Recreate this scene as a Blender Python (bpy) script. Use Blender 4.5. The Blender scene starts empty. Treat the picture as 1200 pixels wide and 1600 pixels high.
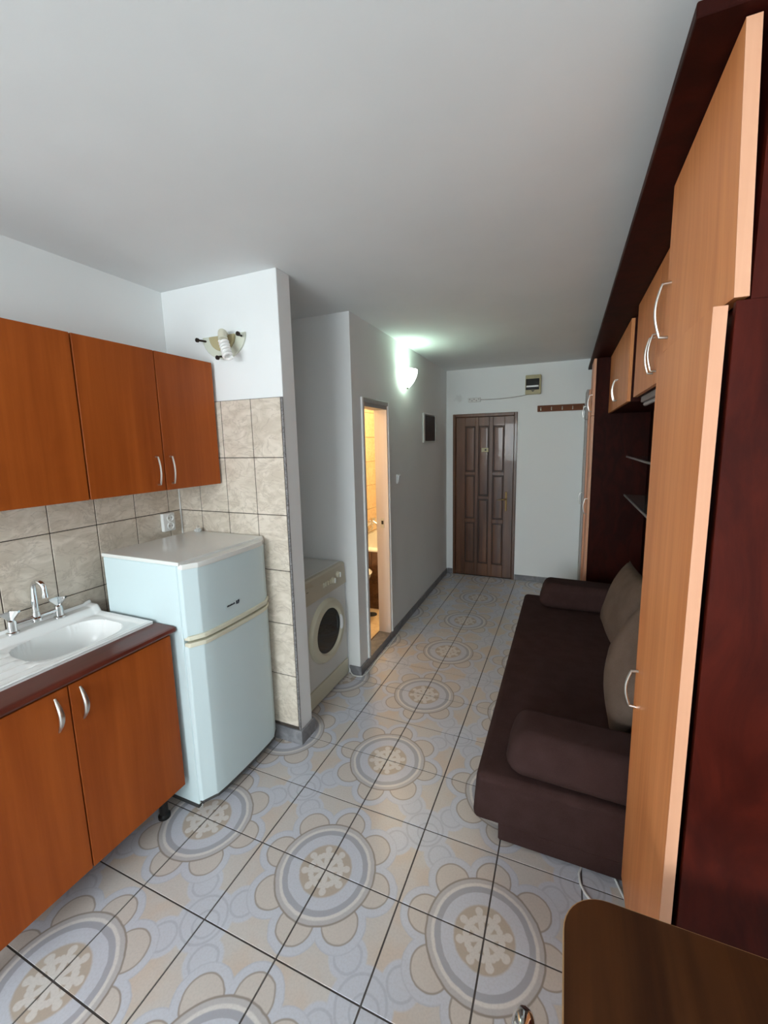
import bpy, bmesh, math, random
from mathutils import Vector, Matrix
random.seed(7)
scene = bpy.context.scene
PI = math.pi

# ------------------------------------------------------------------ camera
CAM = Vector((1.43437, -0.885856, 1.661972))
yaw, pitch, roll, fpx = -0.3979, 0.1467, -0.0201, 650.98
cy, sy, cp, sp = math.cos(yaw), math.sin(yaw), math.cos(pitch), math.sin(pitch)
fwd = Vector((sy*cp, cy*cp, -sp)); right = Vector((cy, -sy, 0)); up = right.cross(fwd)
cr, sr = math.cos(roll), math.sin(roll)
r2 = cr*right + sr*up; u2 = -sr*right + cr*up
cam_d = bpy.data.cameras.new('camera'); cam = bpy.data.objects.new('camera', cam_d)
scene.collection.objects.link(cam)
cam_d.sensor_fit = 'VERTICAL'; cam_d.sensor_height = 24.0; cam_d.lens = fpx/1600*24.0
cam_d.shift_x = -11.14/1600; cam_d.shift_y = -11.68/1600; cam_d.clip_start = 0.02
cam.matrix_world = Matrix(((r2.x, u2.x, -fwd.x, CAM.x), (r2.y, u2.y, -fwd.y, CAM.y), (r2.z, u2.z, -fwd.z, CAM.z), (0, 0, 0, 1)))
scene.camera = cam

# ------------------------------------------------------------------ world, daylight, exposure
world = bpy.data.worlds.new('daylight'); scene.world = world; world.use_nodes = True
world.node_tree.nodes['Background'].inputs[0].default_value = (0.80, 0.90, 1.0, 1)
world.node_tree.nodes['Background'].inputs[1].default_value = 1.0
def area(name, loc, rot, sx, sy_, power, col):
    l = bpy.data.lights.new(name, 'AREA'); l.shape = 'RECTANGLE'; l.size = sx; l.size_y = sy_; l.energy = power; l.color = col
    o = bpy.data.objects.new(name, l); scene.collection.objects.link(o); o.location = loc; o.rotation_euler = rot
    return o
area('window_daylight', (0.40, -3.70, 1.60), (PI/2-.6, 0, 0), 1.75, 1.30, 84, (0.90, 0.97, 1.0))
scene.view_settings.view_transform = 'Standard'; scene.view_settings.look = 'None'
scene.view_settings.exposure = 0.82; scene.view_settings.gamma = 1.0; scene.view_settings.use_curve_mapping = False
scene.cycles.use_denoising = True
scene.cycles.max_bounces = 10; scene.cycles.diffuse_bounces = 6
scene.cycles.sample_clamp_indirect = 4.0

# ------------------------------------------------------------------ node helpers
class Ex:
    """A float expression built out of Math nodes."""
    def __init__(s, nt, v): s.nt, s.v = nt, v
    def op(s, o, b=None, c=None):
        n = s.nt.nodes.new('ShaderNodeMath'); n.operation = o
        for i, x in enumerate((s, b, c)):
            if x is None: continue
            if isinstance(x, Ex): x = x.v
            if isinstance(x, (int, float)): n.inputs[i].default_value = x
            else: s.nt.links.new(x, n.inputs[i])
        return Ex(s.nt, n.outputs[0])
    def __add__(s, b): return s.op('ADD', b)
    def __sub__(s, b): return s.op('SUBTRACT', b)
    def __mul__(s, b): return s.op('MULTIPLY', b)
    def __truediv__(s, b): return s.op('DIVIDE', b)
    def mod(s, b): return s.op('FLOORED_MODULO', b)
    def abs(s): return s.op('ABSOLUTE')
    def lt(s, b): return s.op('LESS_THAN', b)
    def gt(s, b): return s.op('GREATER_THAN', b)
    def max(s, b): return s.op('MAXIMUM', b)
    def min(s, b): return s.op('MINIMUM', b)
    def soft(s, a, b):
        n = s.nt.nodes.new('ShaderNodeMapRange'); n.interpolation_type = 'SMOOTHSTEP'
        s.nt.links.new(s.v, n.inputs['Value']); n.inputs['From Min'].default_value = a; n.inputs['From Max'].default_value = b
        return Ex(s.nt, n.outputs[0])
def hyp(a, b): return (a*a + b*b).op('SQRT')
def mixc(nt, fac, a, b):
    n = nt.nodes.new('ShaderNodeMix'); n.data_type = 'RGBA'
    for i, x in ((0, fac), (6, a), (7, b)):
        if isinstance(x, Ex): x = x.v
        if isinstance(x, (int, float)): n.inputs[i].default_value = x
        elif isinstance(x, tuple): n.inputs[i].default_value = (*x[:3], 1)
        else: nt.links.new(x, n.inputs[i])
    return n.outputs[2]
def srgb(r, g, b):
    f = lambda c: (c/255/12.92) if c/255 <= .04045 else ((c/255+.055)/1.055)**2.4
    return (f(r), f(g), f(b))
def mat(name, col=(.8, .8, .8), rough=.5, metal=0.0, spec=.5, emit=None, estr=0, coat=0, trans=0, ior=1.45):
    m = bpy.data.materials.new(name); m.use_nodes = True
    p = m.node_tree.nodes['Principled BSDF']
    p.inputs['Base Color'].default_value = (*col, 1); p.inputs['Roughness'].default_value = rough
    p.inputs['Metallic'].default_value = metal; p.inputs['Specular IOR Level'].default_value = spec
    p.inputs['Coat Weight'].default_value = coat; p.inputs['Transmission Weight'].default_value = trans; p.inputs['IOR'].default_value = ior
    if emit: p.inputs['Emission Color'].default_value = (*emit, 1); p.inputs['Emission Strength'].default_value = estr
    return m, m.node_tree, p
def pos(nt, sc=(1, 1, 1), rot=(0, 0, 0)):
    g = nt.nodes.new('ShaderNodeNewGeometry'); mp = nt.nodes.new('ShaderNodeMapping')
    nt.links.new(g.outputs['Position'], mp.inputs[0]); mp.inputs['Scale'].default_value = sc; mp.inputs['Rotation'].default_value = rot
    return mp.outputs[0]
def noise(nt, vec, scale=5, detail=3, rough=.5, dist=0):
    n = nt.nodes.new('ShaderNodeTexNoise'); nt.links.new(vec, n.inputs['Vector'])
    n.inputs['Scale'].default_value = scale; n.inputs['Detail'].default_value = detail; n.inputs['Roughness'].default_value = rough
    n.inputs['Distortion'].default_value = dist
    return Ex(nt, n.outputs[0])
def bump(nt, p, h, strength=.1, dist=.002):
    b = nt.nodes.new('ShaderNodeBump'); b.inputs['Strength'].default_value = strength; b.inputs['Distance'].default_value = dist
    nt.links.new(h.v, b.inputs['Height']); nt.links.new(b.outputs[0], p.inputs['Normal'])
def wood(name, dark, light, axis='z', rough=.4, freq=26, coat=0.0, contrast=1.0, spec=.5):
    m, nt, p = mat(name, light, rough, coat=coat, spec=spec)
    s = {'z': (freq, freq, 1.3), 'y': (freq, 1.3, freq), 'x': (1.3, freq, freq)}[axis]
    s2 = tuple(c*.22 if c > 2 else c*.5 for c in s)
    a = noise(nt, pos(nt, s), 1, 5, .6, .4).soft(.3, .72); b = noise(nt, pos(nt, s2), 1, 3, .5, .8).soft(.32, .68)
    f = a*.45 + b*.55
    nt.links.new(mixc(nt, f, dark, light), p.inputs['Base Color'])
    bump(nt, p, a, .08, .0006)
    return m
def mottled(name, dark, light, rough=.35, sc=(9, 9, 4), coat=.0, spec=.5):
    m, nt, p = mat(name, light, rough, coat=coat, spec=spec)
    a = noise(nt, pos(nt, sc), 1, 6, .62, 1.2).soft(.34, .7)
    nt.links.new(mixc(nt, a, dark, light), p.inputs['Base Color'])
    return m

# ------------------------------------------------------------------ materials
def paint(name, col, var=.04):
    m, nt, p = mat(name, col, .85, spec=.2)
    a = noise(nt, pos(nt), 1.6, 4).soft(.3, .7)
    nt.links.new(mixc(nt, a, tuple(c*(1-var) for c in col), col), p.inputs['Base Color'])
    bump(nt, p, noise(nt, pos(nt), 160, 3), .12, .001)
    return m
M = {}
M['wall'] = paint('white_wall_paint', (.85, .875, .875))
M['ceiling'] = paint('ceiling_paint', (.82, .845, .85), .05)
m, nt, p = mat('back_wall_paint', (.85, .875, .875), .85, spec=.2)
g = nt.nodes.new('ShaderNodeNewGeometry'); sx_ = nt.nodes.new('ShaderNodeSeparateXYZ'); nt.links.new(g.outputs['Position'], sx_.inputs[0])
X, Z = Ex(nt, sx_.outputs[0]), Ex(nt, sx_.outputs[2])
blot = (hyp(X-.225, (Z-2.165)*1.2) + noise(nt, pos(nt), 28, 3)*.10 - .05).soft(.065, .02)
nt.links.new(mixc(nt, blot*.28, (.85, .875, .875), (.38, .38, .37)), p.inputs['Base Color'])
bump(nt, p, noise(nt, pos(nt), 160, 3), .12, .001)
M['back'] = m
M['bath_paint'] = paint('bathroom_ceiling_paint', (.8, .76, .7))

def floor_mat():
    m, nt, p = mat('patterned_floor_tile', (.6, .58, .55), .3, spec=.5)
    U = .31
    g = nt.nodes.new('ShaderNodeNewGeometry'); s = nt.nodes.new('ShaderNodeSeparateXYZ'); nt.links.new(g.outputs['Position'], s.inputs[0])
    wob = noise(nt, pos(nt), 22, 2) - .5
    px = Ex(nt, s.outputs[0])/U + wob*.02; py = Ex(nt, s.outputs[1])/U + wob*.02
    a = (px+1.0).mod(2.0)-1.0; b = py.mod(2.0)-1.0
    r = hyp(a, b); th = b.op('ARCTAN2', a)
    grey = srgb(195, 189, 184); warm = srgb(198, 184, 172); blue = srgb(192, 194, 202); blued = srgb(172, 174, 183)
    line = srgb(144, 134, 126); lite = srgb(210, 206, 202); mid = srgb(163, 163, 170); brown = srgb(178, 165, 152)
    base = mixc(nt, noise(nt, pos(nt), 5.5, 3).soft(.42, .66), grey, warm)
    # clouds at the far corners
    sec = PI/4
    t = th.mod(sec)-sec/2; t8 = (th+sec/2).mod(sec)-sec/2
    a2 = px.mod(2.0)-1.0; b2 = (py+1.0).mod(2.0)-1.0
    rr = hyp(a2, b2); d4 = hyp(a2.abs()-.30, b2.abs()-.30)
    c = mixc(nt, d4.soft(.22, .19), base, blue)
    c = mixc(nt, rr.soft(.34, .31), c, blue)
    l1 = ((d4-.145).abs()).soft(.020, .006)*(rr.gt(.25)); l2 = ((rr-.25).abs()).soft(.020, .006); l3 = ((hyp(a2-.05, b2+.03)-.14).abs()).soft(.018, .005)
    c = mixc(nt, (l1.max(l2)).max(l3)*.7, c, blued)
    # petals on the axes and diagonals
    lx = r*t8.op('COSINE'); ly = r*t8.op('SINE')
    e = hyp((lx-.66)/.205, ly/.205)
    c = mixc(nt, e.soft(1.50, 1.42), c, blue)
    c = mixc(nt, (e-1.44).abs().soft(.06, .01)*.45, c, blued)
    c = mixc(nt, e.soft(1.04, 1.0), c, mixc(nt, .3, grey, warm))
    c = mixc(nt, (e-1.0).abs().soft(.075, .01)*.8, c, line)
    # rings
    c = mixc(nt, r.soft(.650, .635), c, line)
    c = mixc(nt, r.soft(.630, .615), c, mixc(nt, .45, grey, mid))
    c = mixc(nt, r.soft(.585, .565), c, lite)
    c = mixc(nt, r.soft(.545, .530), c, mid)
    c = mixc(nt, r.soft(.475, .465), c, blue)
    c = mixc(nt, r.soft(.345, .315), c, brown)
    # frosty star in the heart
    ax = r*t.op('COSINE'); ay = (r*t.op('SINE')).abs()
    star = (ay.soft(.040, .026)*ax.lt(.26)).max(hyp(ax-.265, ay).soft(.052, .036)).max(hyp(ax-.185, ay-.052).soft(.044, .030)).max(r.soft(.10, .06))
    c = mixc(nt, star*.85, c, lite)
    fine = noise(nt, pos(nt), 140, 3)
    c = mixc(nt, fine.soft(.35, .75)*.16, c, srgb(150, 144, 140))
    hs = nt.nodes.new('ShaderNodeHueSaturation'); hs.inputs['Value'].default_value = 1.02; hs.inputs['Saturation'].default_value = 1.05
    nt.links.new(c, hs.inputs['Color']); nt.links.new(hs.outputs[0], p.inputs['Base Color'])
    bump(nt, p, fine, .08, .0008)
    return m
M['floor'] = floor_mat()
M['grout'] = mat('dark_floor_grout', srgb(84, 80, 78), .9)[0]

def marble(name, c1, c2, c3):
    m, nt, p = mat(name, c1, .28, spec=.5)
    a = noise(nt, pos(nt, (1, 1, 1.6), (.5, .3, .2)), 9, 5, .6, 1.2).soft(.35, .7)
    v = (noise(nt, pos(nt, (1, 1, 2)), 6, 5, .6, 1.6)-.5).abs().soft(.035, .0)
    c = mixc(nt, a, c1, c2); c = mixc(nt, v*.45, c, c3)
    nt.links.new(c, p.inputs['Base Color'])
    return m
M['wtile'] = marble('beige_marble_wall_tile', srgb(202, 191, 175), srgb(224, 214, 200), srgb(172, 159, 144))
M['wgrout'] = mat('dark_wall_grout', srgb(72, 64, 58), .9)[0]
M['base'] = mottled('grey_baseboard_tile', srgb(112, 112, 116), srgb(140, 140, 143), .4, (12, 12, 12))
M['btile'] = marble('cream_bathroom_tile', srgb(226, 200, 160), srgb(236, 214, 178), srgb(206, 176, 132))
M['brtile'] = marble('brown_bathroom_tile', srgb(96, 66, 46), srgb(128, 92, 66), srgb(66, 44, 32))
M['bgrout'] = mat('brown_bathroom_grout', srgb(96, 70, 46), .9)[0]
M['alder'] = wood('orange_alder_laminate', srgb(142, 66, 20), srgb(170, 86, 30), 'z', .42, 30, spec=.25)
M['alder_edge'] = wood('alder_carcass', srgb(120, 62, 28), srgb(150, 82, 40), 'z', .45, 30)
M['pear'] = wood('light_pear_laminate', srgb(204, 126, 74), srgb(228, 152, 96), 'z', .4, 40, spec=.3)
M['pear_edge'] = wood('light_pear_edge_band', srgb(214, 156, 122), srgb(224, 168, 134), 'z', .4, 40)
M['mahog'] = mottled('mahogany_laminate', srgb(54, 14, 8), srgb(76, 23, 14), .42, (8, 8, 3), spec=.12)
M['mahog_shaded'] = mottled('shade_toned_mahogany_laminate', srgb(42, 14, 10), srgb(58, 20, 14), .5, (10, 10, 4), spec=.08)  # the wardrobe mahogany toned down, shade put into the colour
M['panel_shaded'] = mottled('deep_shade_toned_mahogany', srgb(34, 9, 6), srgb(44, 13, 9), .5, (7, 7, 3), spec=.08)  # same mahogany again, niche shade behind the sofa painted in as near-black
M['worktop'] = wood('mahogany_worktop', srgb(70, 26, 18), srgb(104, 44, 32), 'y', .3, 34)
M['walnut'] = wood('walnut_table_laminate', srgb(40, 19, 8), srgb(80, 45, 21), 'y', .42, 24, spec=.25)
M['edge_band'] = mat('pale_table_edge_band', srgb(170, 132, 92), .45)[0]
M['doorwood'] = wood('varnished_pine_stain', srgb(56, 29, 14), srgb(112, 70, 41), 'z', .36, 18, coat=.2)
M['doorwood_groove_shade'] = wood('groove_shade_pine', srgb(40, 20, 10), srgb(70, 40, 22), 'z', .5, 18)  # darker leaf colour paints shadow into the grooves around the panels
M['chrome'] = mat('chrome', (.78, .79, .8), .09, 1.0)[0]
M['steel'] = mat('brushed_nickel', (.66, .64, .6), .3, 1.0)[0]
M['brass'] = mat('dull_brass', srgb(120, 96, 60), .35, 1.0)[0]
M['sink'] = mat('white_enamel', (.86, .87, .86), .22)[0]
M['fridge'] = mat('pale_blue_white_enamel', srgb(204, 221, 224), .42, spec=.25)[0]
M['fridge_top'] = mat('fridge_top_laminate', srgb(226, 228, 224), .08)[0]
M['cream'] = mat('aged_cream_plastic', srgb(216, 214, 194), .4)[0]
M['washer'] = mat('washer_enamel', srgb(206, 208, 204), .3)[0]
M['washer_cream'] = mat('yellowed_washer_plastic', srgb(206, 203, 182), .4)[0]
M['washer_panel'] = mat('washer_panel_plastic', srgb(192, 186, 166), .4)[0]
M['white_plastic'] = mat('white_plastic', (.85, .875, .875), .4)[0]
M['grey_print'] = mat('grey_print', srgb(110, 106, 92), .6)[0]
M['navy'] = mat('navy_print', srgb(24, 32, 52), .5)[0]
M['black'] = mat('black_plastic', (.012, .012, .012), .4)[0]
M['rubber'] = mat('dark_grey_rubber', (.05, .05, .05), .6)[0]
M['porthole'] = mat('dark_porthole_glass', (.006, .008, .008), .05, spec=.45)[0]
M['frame_white'] = mat('white_frame_paint', (.78, .79, .78), .45)[0]
M['frame_grey'] = mat('grey_frame_paint', srgb(168, 166, 164), .5)[0]
M['jamb'] = wood('pale_jamb_wood', srgb(222, 208, 198), srgb(232, 220, 212), 'z', .5, 30)
M['fabric'] = None
def fabric(name, c1, c2, sc=400, rough=.95, sheen=.0):
    m, nt, p = mat(name, c1, rough, spec=.15)
    p.inputs['Sheen Weight'].default_value = sheen; p.inputs['Sheen Roughness'].default_value = .5
    a = noise(nt, pos(nt), sc, 3); b = noise(nt, pos(nt), 14, 4).soft(.3, .7)
    nt.links.new(mixc(nt, a.soft(.3, .7)*.5 + b*.5, c1, c2), p.inputs['Base Color'])
    bump(nt, p, a, .4, .0015)
    return m
M['fabric'] = fabric('dark_brown_upholstery', srgb(52, 35, 33), srgb(64, 46, 44), 400)
M['cushion'] = fabric('beige_linen', srgb(96, 81, 71), srgb(114, 97, 86), 260)
M['cushion_green'] = fabric('pale_green_linen', srgb(140, 138, 112), srgb(160, 158, 132), 260)
M['cream_glass'] = mat('cream_lamp_plate', srgb(214, 218, 202), .25)[0]
M['clear'] = mat('clear_glass', (.95, .98, .97), .03, trans=.9)[0]
M['shelf_glass'] = mat('shelf_glass', (.55, .62, .62), .05, trans=.85)[0]
M['shelf_edge'] = mat('shelf_aluminium_edge', srgb(150, 148, 146), .35, .6)[0]
M['cfl'] = mat('white_tube_glass', (.9, .9, .88), .3)[0]
M['shade'] = mat('lit_shade_glass', (.95, .98, .92), .4, emit=(.78, 1.0, .82), estr=6.0)[0]
M['bronze'] = mat('dark_clip_metal', srgb(60, 50, 44), .35, .8)[0]
M['picture'] = mottled('dark_picture_print', srgb(20, 13, 11), srgb(58, 34, 24), .5, (14, 14, 5))
M['silver'] = mat('silver_frame', (.72, .72, .7), .3, .6)[0]
M['rack'] = wood('brown_rack_wood', srgb(92, 48, 20), srgb(120, 68, 32), 'x', .5, 30, spec=.25)
M['fusebox'] = mat('aged_fusebox_plastic', srgb(176, 166, 128), .45)[0]
M['smoke'] = mat('smoked_cover', (.012, .012, .01), .15)[0]
M['cable'] = mat('white_cable', (.72, .72, .7), .45)[0]
M['porcelain'] = mat('white_porcelain', (.85, .85, .8), .12)[0]
M['mastic'] = mottled('grey_metal_trim', srgb(92, 90, 90), srgb(150, 148, 148), .5, (60, 60, 60))

# ------------------------------------------------------------------ mesh helpers
ORG = {}
COL = scene.collection
class MB:
    def __init__(s): s.bm = bmesh.new()
    def _add(s, t):
        me = bpy.data.meshes.new('tmp'); t.to_mesh(me); t.free(); s.bm.from_mesh(me); bpy.data.meshes.remove(me); return s
    def box(s, lo, hi, bev=0, seg=2, M4=None):
        t = bmesh.new(); bmesh.ops.create_cube(t, size=1)
        for v in t.verts: v.co = Vector([(lo[i]+hi[i])/2 + v.co[i]*(hi[i]-lo[i]) for i in range(3)])
        if bev: bmesh.ops.bevel(t, geom=list(t.edges), offset=bev, segments=seg, profile=.5, affect='EDGES')
        if M4: t.transform(M4)
        return s._add(t)
    def prism(s, pts, axis, a, b, bev=0, seg=2):
        """extrude a 2D outline along axis (0 x, 1 y, 2 z) between a and b"""
        t = bmesh.new()
        def P(q, h): return (h, q[0], q[1]) if axis == 0 else ((q[0], h, q[1]) if axis == 1 else (q[0], q[1], h))
        lo = [t.verts.new(P(q, a)) for q in pts]; hi = [t.verts.new(P(q, b)) for q in pts]
        n = len(pts)
        t.faces.new(lo); t.faces.new(hi)
        for i in range(n): t.faces.new((lo[i], lo[(i+1) % n], hi[(i+1) % n], hi[i]))
        bmesh.ops.recalc_face_normals(t, faces=t.faces)
        if bev:
            es = [e for e in t.edges if len({(v in lo) for v in e.verts}) == 1]
            bmesh.ops.bevel(t, geom=es, offset=bev, segments=seg, profile=.5, affect='EDGES')
        return s._add(t)
    def tube(s, path, r, n=10, closed=False):
        path = [Vector(p) for p in path]; rs = r if isinstance(r, (list, tuple)) else [r]*len(path)
        t = bmesh.new(); rings = []; N = len(path); ref = None
        for i, p in enumerate(path):
            if closed: d = path[(i+1) % N]-path[i-1]
            else: d = path[min(i+1, N-1)]-path[max(i-1, 0)]
            d.normalize()
            if ref is None: ref = d.orthogonal().normalized()
            ref = (ref-d*ref.dot(d)).normalized(); bn = d.cross(ref)
            rings.append([t.verts.new(p+(ref*math.cos(2*PI*k/n)+bn*math.sin(2*PI*k/n))*rs[i]) for k in range(n)])
        for i in range(N if closed else N-1):
            A, B = rings[i], rings[(i+1) % N]
            for k in range(n): t.faces.new((A[k], A[(k+1) % n], B[(k+1) % n], B[k]))
        if not closed: t.faces.new(rings[0][::-1]); t.faces.new(rings[-1])
        bmesh.ops.recalc_face_normals(t, faces=t.faces)
        return s._add(t)
    def lathe(s, prof, c, ax='z', n=32, close=False):
        """prof: list of (radius, height along axis)"""
        t = bmesh.new(); c = Vector(c); rings = []
        for (r, h) in prof:
            ring = []
            for k in range(n):
                A = 2*PI*k/n; a, b = r*math.cos(A), r*math.sin(A)
                ring.append(t.verts.new(c+Vector({'z': (a, b, h), 'x': (h, a, b), 'y': (a, h, b)}[ax])))
            rings.append(ring)
        L = len(rings)
        for i in range(L if close else L-1):
            A, B = rings[i], rings[(i+1) % L]
            for k in range(n): t.faces.new((A[k], A[(k+1) % n], B[(k+1) % n], B[k]))
        if not close:
            t.faces.new(rings[0][::-1]); t.faces.new(rings[-1])
        bmesh.ops.remove_doubles(t, verts=t.verts, dist=1e-6)
        bmesh.ops.recalc_face_normals(t, faces=t.faces)
        return s._add(t)
    def sphere(s, c, r, n=16):
        t = bmesh.new(); bmesh.ops.create_uvsphere(t, u_segments=n, v_segments=n//2, radius=1)
        for v in t.verts: v.co = Vector(c)+Vector([v.co[i]*(r[i] if isinstance(r, tuple) else r) for i in range(3)])
        return s._add(t)
    def grid(s, f, nu, nv):
        t = bmesh.new(); V = [[t.verts.new(f(i/nu, j/nv)) for j in range(nv+1)] for i in range(nu+1)]
        for i in range(nu):
            for j in range(nv): t.faces.new((V[i][j], V[i+1][j], V[i+1][j+1], V[i][j+1]))
        return s._add(t)
    def xf(s, fn):
        for v in s.bm.verts: v.co = Vector(fn(v.co))
        return s
    def mx(s, m): s.bm.transform(m); return s
    def build(s, name, m, parent=None, label=None, ang=32, wn=True):
        me = bpy.data.meshes.new(name)
        o_ = ORG.get(parent.name, Vector()) if parent else None
        if parent is None:
            vs = [v.co for v in s.bm.verts]
            o_ = Vector(((min(v.x for v in vs)+max(v.x for v in vs))/2, (min(v.y for v in vs)+max(v.y for v in vs))/2, min(v.z for v in vs)))
        for v in s.bm.verts: v.co -= o_
        s.bm.to_mesh(me); s.bm.free()
        for f in me.polygons: f.use_smooth = True
        me.set_sharp_from_angle(angle=math.radians(ang))
        me.materials.append(m)
        o = bpy.data.objects.new(name, me); COL.objects.link(o)
        if wn and len(me.polygons) < 6000:
            w_ = o.modifiers.new('weighted', 'WEIGHTED_NORMAL'); w_.keep_sharp = True
        if parent: o.parent = parent
        else: o.location = o_
        ORG[o.name] = o_.copy()
        if label: o['label'] = label
        return o
def tag(o, label=None, cat=None, group=None, kind=None):
    if label: o['label'] = label
    if cat: o['category'] = cat
    if group: o['group'] = group
    if kind: o['kind'] = kind
    return o
def thing(name, loc, label, cat, group=None):
    o = bpy.data.objects.new(name, None); COL.objects.link(o); o.location = loc; o.empty_display_size = .05
    ORG[o.name] = Vector(loc)
    return tag(o, label, cat, group)
def struct(name, mb, m, label=None, parent=None): return tag(mb.build(name, m, parent), label, kind='structure')
_tiles = {}
def piece(name, size, m, parent, centre, bev=.0015):
    """a tile: shared mesh per size and material, child of parent"""
    key = (name, tuple(round(c, 4) for c in size), m.name)
    if key not in _tiles:
        b = MB().box([-c/2 for c in size], [c/2 for c in size], bev, 1)
        me = bpy.data.meshes.new(name); b.bm.to_mesh(me); b.bm.free(); me.materials.append(m); _tiles[key] = me
    o = bpy.data.objects.new(name, _tiles[key]); COL.objects.link(o); o.parent = parent
    o.location = Vector(centre)-ORG[parent.name]
    return o
def arc_handle(parent, base, axis_out, length, out, r, m, name='handle', bow=True, vertical=True):
    """bow handle on a door: base = centre on the door face"""
    b = Vector(base); o = Vector(axis_out); n = 14; pts = []; rs = []
    pts.append(b+Vector((0, 0, -length/2))); rs.append(r)
    for i in range(n+1):
        t = i/n; z = -length/2+length*t
        k = .62+.38*math.sin(PI*t)
        pts.append(b+o*out*k+Vector((0, 0, z*.97))); rs.append(r)
    pts.append(b+Vector((0, 0, length/2))); rs.append(r)
    return MB().tube(pts, rs, 8).build(name, m, parent)

# ------------------------------------------------------------------ room shell
U = .31; H = 2.5; XL, XR = -.645, 2.15; Y0, YB = -3.8, 4.15
SL = -.0189
def shear(v): return (v.x + .12 + SL*(v.y-1.61), v.y, v.z)      # bathroom wall runs slightly off square
floor = struct('floor', MB().box((XL, Y0, -.06), (XR, YB+.1, -.003)), M['grout'])
ix0, ix1 = math.floor(XL/U), math.ceil(XR/U); iy0, iy1 = math.floor(Y0/U), math.ceil(YB/U)
for i in range(ix0, ix1):
    for j in range(iy0, iy1):
        x0, x1 = max(i*U+.003, XL), min((i+1)*U-.003, XR); y0, y1 = max(j*U+.003, Y0), min((j+1)*U-.003, YB)
        if i < 0 and y0 > 1.62: continue
        if i < 0 and (y1 > 1.62): y1 = 1.62
        if i == 0 and y0 > 1.8: x0 = max(x0, .06)
        if x1-x0 < .03 or y1-y0 < .03: continue
        piece('floor_tile', (x1-x0, y1-y0, .006), M['floor'], floor, ((x0+x1)/2, (y0+y1)/2, -.003), .0005)
struct('ceiling', MB().box((-1.05, Y0, H), (XR+.1, YB+.1, H+.1)), M['ceiling'])
wl = struct('wall_left', MB().box((XL-.1, Y0, 0), (XL, 1.62, H)), M['wall'])
struct('wall_right', MB().box((XR, Y0, 0), (XR+.1, YB, H)), M['wall'])
wp = struct('wall_partition', MB().box((XL, .87, 0), (.125, .975, H), .003, 1), M['wall'])
# tile grout backing + tiles, left kitchen wall and partition
def tile_field(name, parent, backing, cells, m, gm, thick_axis):
    bk = backing.build(name, gm, parent)
    for (size, c) in cells: piece('wall_tile', size, m, bk, c)
    return bk
cells = []
rows = [(0.0, .10)]+[(.1+.3*k, .4+.3*k) for k in range(6)]
ys = [-1.416+.2*k for k in range(12)]+[.862]
for (z0, z1) in rows:
    for y0, y1 in zip(ys[:-1], ys[1:]):
        cells.append(((.007, y1-y0-.004, z1-z0-.004), (XL+.0045, (y0+y1)/2, (z0+z1)/2)))
tile_field('tile_backsplash', wl, MB().box((XL-.001, -1.416, 0), (XL+.005, .868, 1.9)), cells, M['wtile'], M['wgrout'], 0)
cells = []
xs = [XL+.008, -.475, -.275, -.075, .113]
for (z0, z1) in rows[1:]:
    for x0, x1 in zip(xs[:-1], xs[1:]):
        cells.append(((x1-x0-.004, .007, z1-z0-.004), ((x0+x1)/2, .866, (z0+z1)/2)))
tile_field('tile_panel', wp, MB().box((XL, .865, .0), (.117, .871, 1.9)), cells, M['wtile'], M['wgrout'], 1)
struct('trim_1', MB().box((.115, .8615, .085), (.1265, .8705, 1.9), .002, 1), M['mastic'])
struct('trim_2', MB().box((XL+.008, .853, .9), (XL+.016, .862, 1.9), .003, 1), M['frame_white'])

# bathroom wall with its doorway
DY0, DY1, DZ0, DZ1 = 1.762, 2.222, .062, 1.95
mb = MB()
for lo, hi in (((-.1, 1.61, 0), (0, DY0, H)), ((-.1, DY1, 0), (0, YB, H)), ((-.1, DY0, DZ1), (0, DY1, H)), ((-.1, DY0, 0), (0, DY1, DZ0-.006))): mb.box(lo, hi)
struct('wall_bathroom', mb.xf(shear), M['wall'])
struct('wall_niche', MB().box((-1.0, 1.61, 0), (.03, 1.70, H)).box((.02, 1.6085, 0), (.1195, 1.64, H)), M['wall'])
# back wall with the entrance doorway
EX0, EX1, EZ = .154, .907, 1.985
mb = MB()
for lo, hi in (((-.05, YB, 0), (EX0, YB+.1, H)), ((EX1, YB, 0), (XR, YB+.1, H)), ((EX0, YB, EZ), (EX1, YB+.1, H)), ((EX0, YB+.09, 0), (EX1, YB+.1, EZ))): mb.box(lo, hi)
struct('wall_back', mb, M['back'])
# window wall behind the viewpoint
WX0, WX1, WZ0, WZ1 = -.50, 1.30, .82, 2.28
mb = MB()
for lo, hi in (((XL, Y0-.1, 0), (WX0, Y0, H)), ((WX1, Y0-.1, 0), (XR, Y0, H)), ((WX0, Y0-.1, 0), (WX1, Y0, WZ0)), ((WX0, Y0-.1, WZ1), (WX1, Y0, H))): mb.box(lo, hi)
struct('wall_window', mb, M['wall'])
mb = MB()
for lo, hi in (((WX0, Y0-.08, WZ0), (WX0+.06, Y0-.02, WZ1)), ((WX1-.06, Y0-.08, WZ0), (WX1, Y0-.02, WZ1)), ((WX0+.06, Y0-.08, WZ0), (WX1-.06, Y0-.02, WZ0+.06)), ((WX0+.06, Y0-.08, WZ1-.06), (WX1-.06, Y0-.02, WZ1)), ((.37, Y0-.08, WZ0+.06), (.43, Y0-.02, WZ1-.06))): mb.box(lo, hi, .004, 1)
win = struct('window_1', mb, M['frame_white'])
for a, b in ((WX0+.06, .37), (.43, WX1-.06)): MB().box((a, Y0-.055, WZ0+.06), (b, Y0-.045, WZ1-.06)).build('pane', M['clear'], win)

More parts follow.
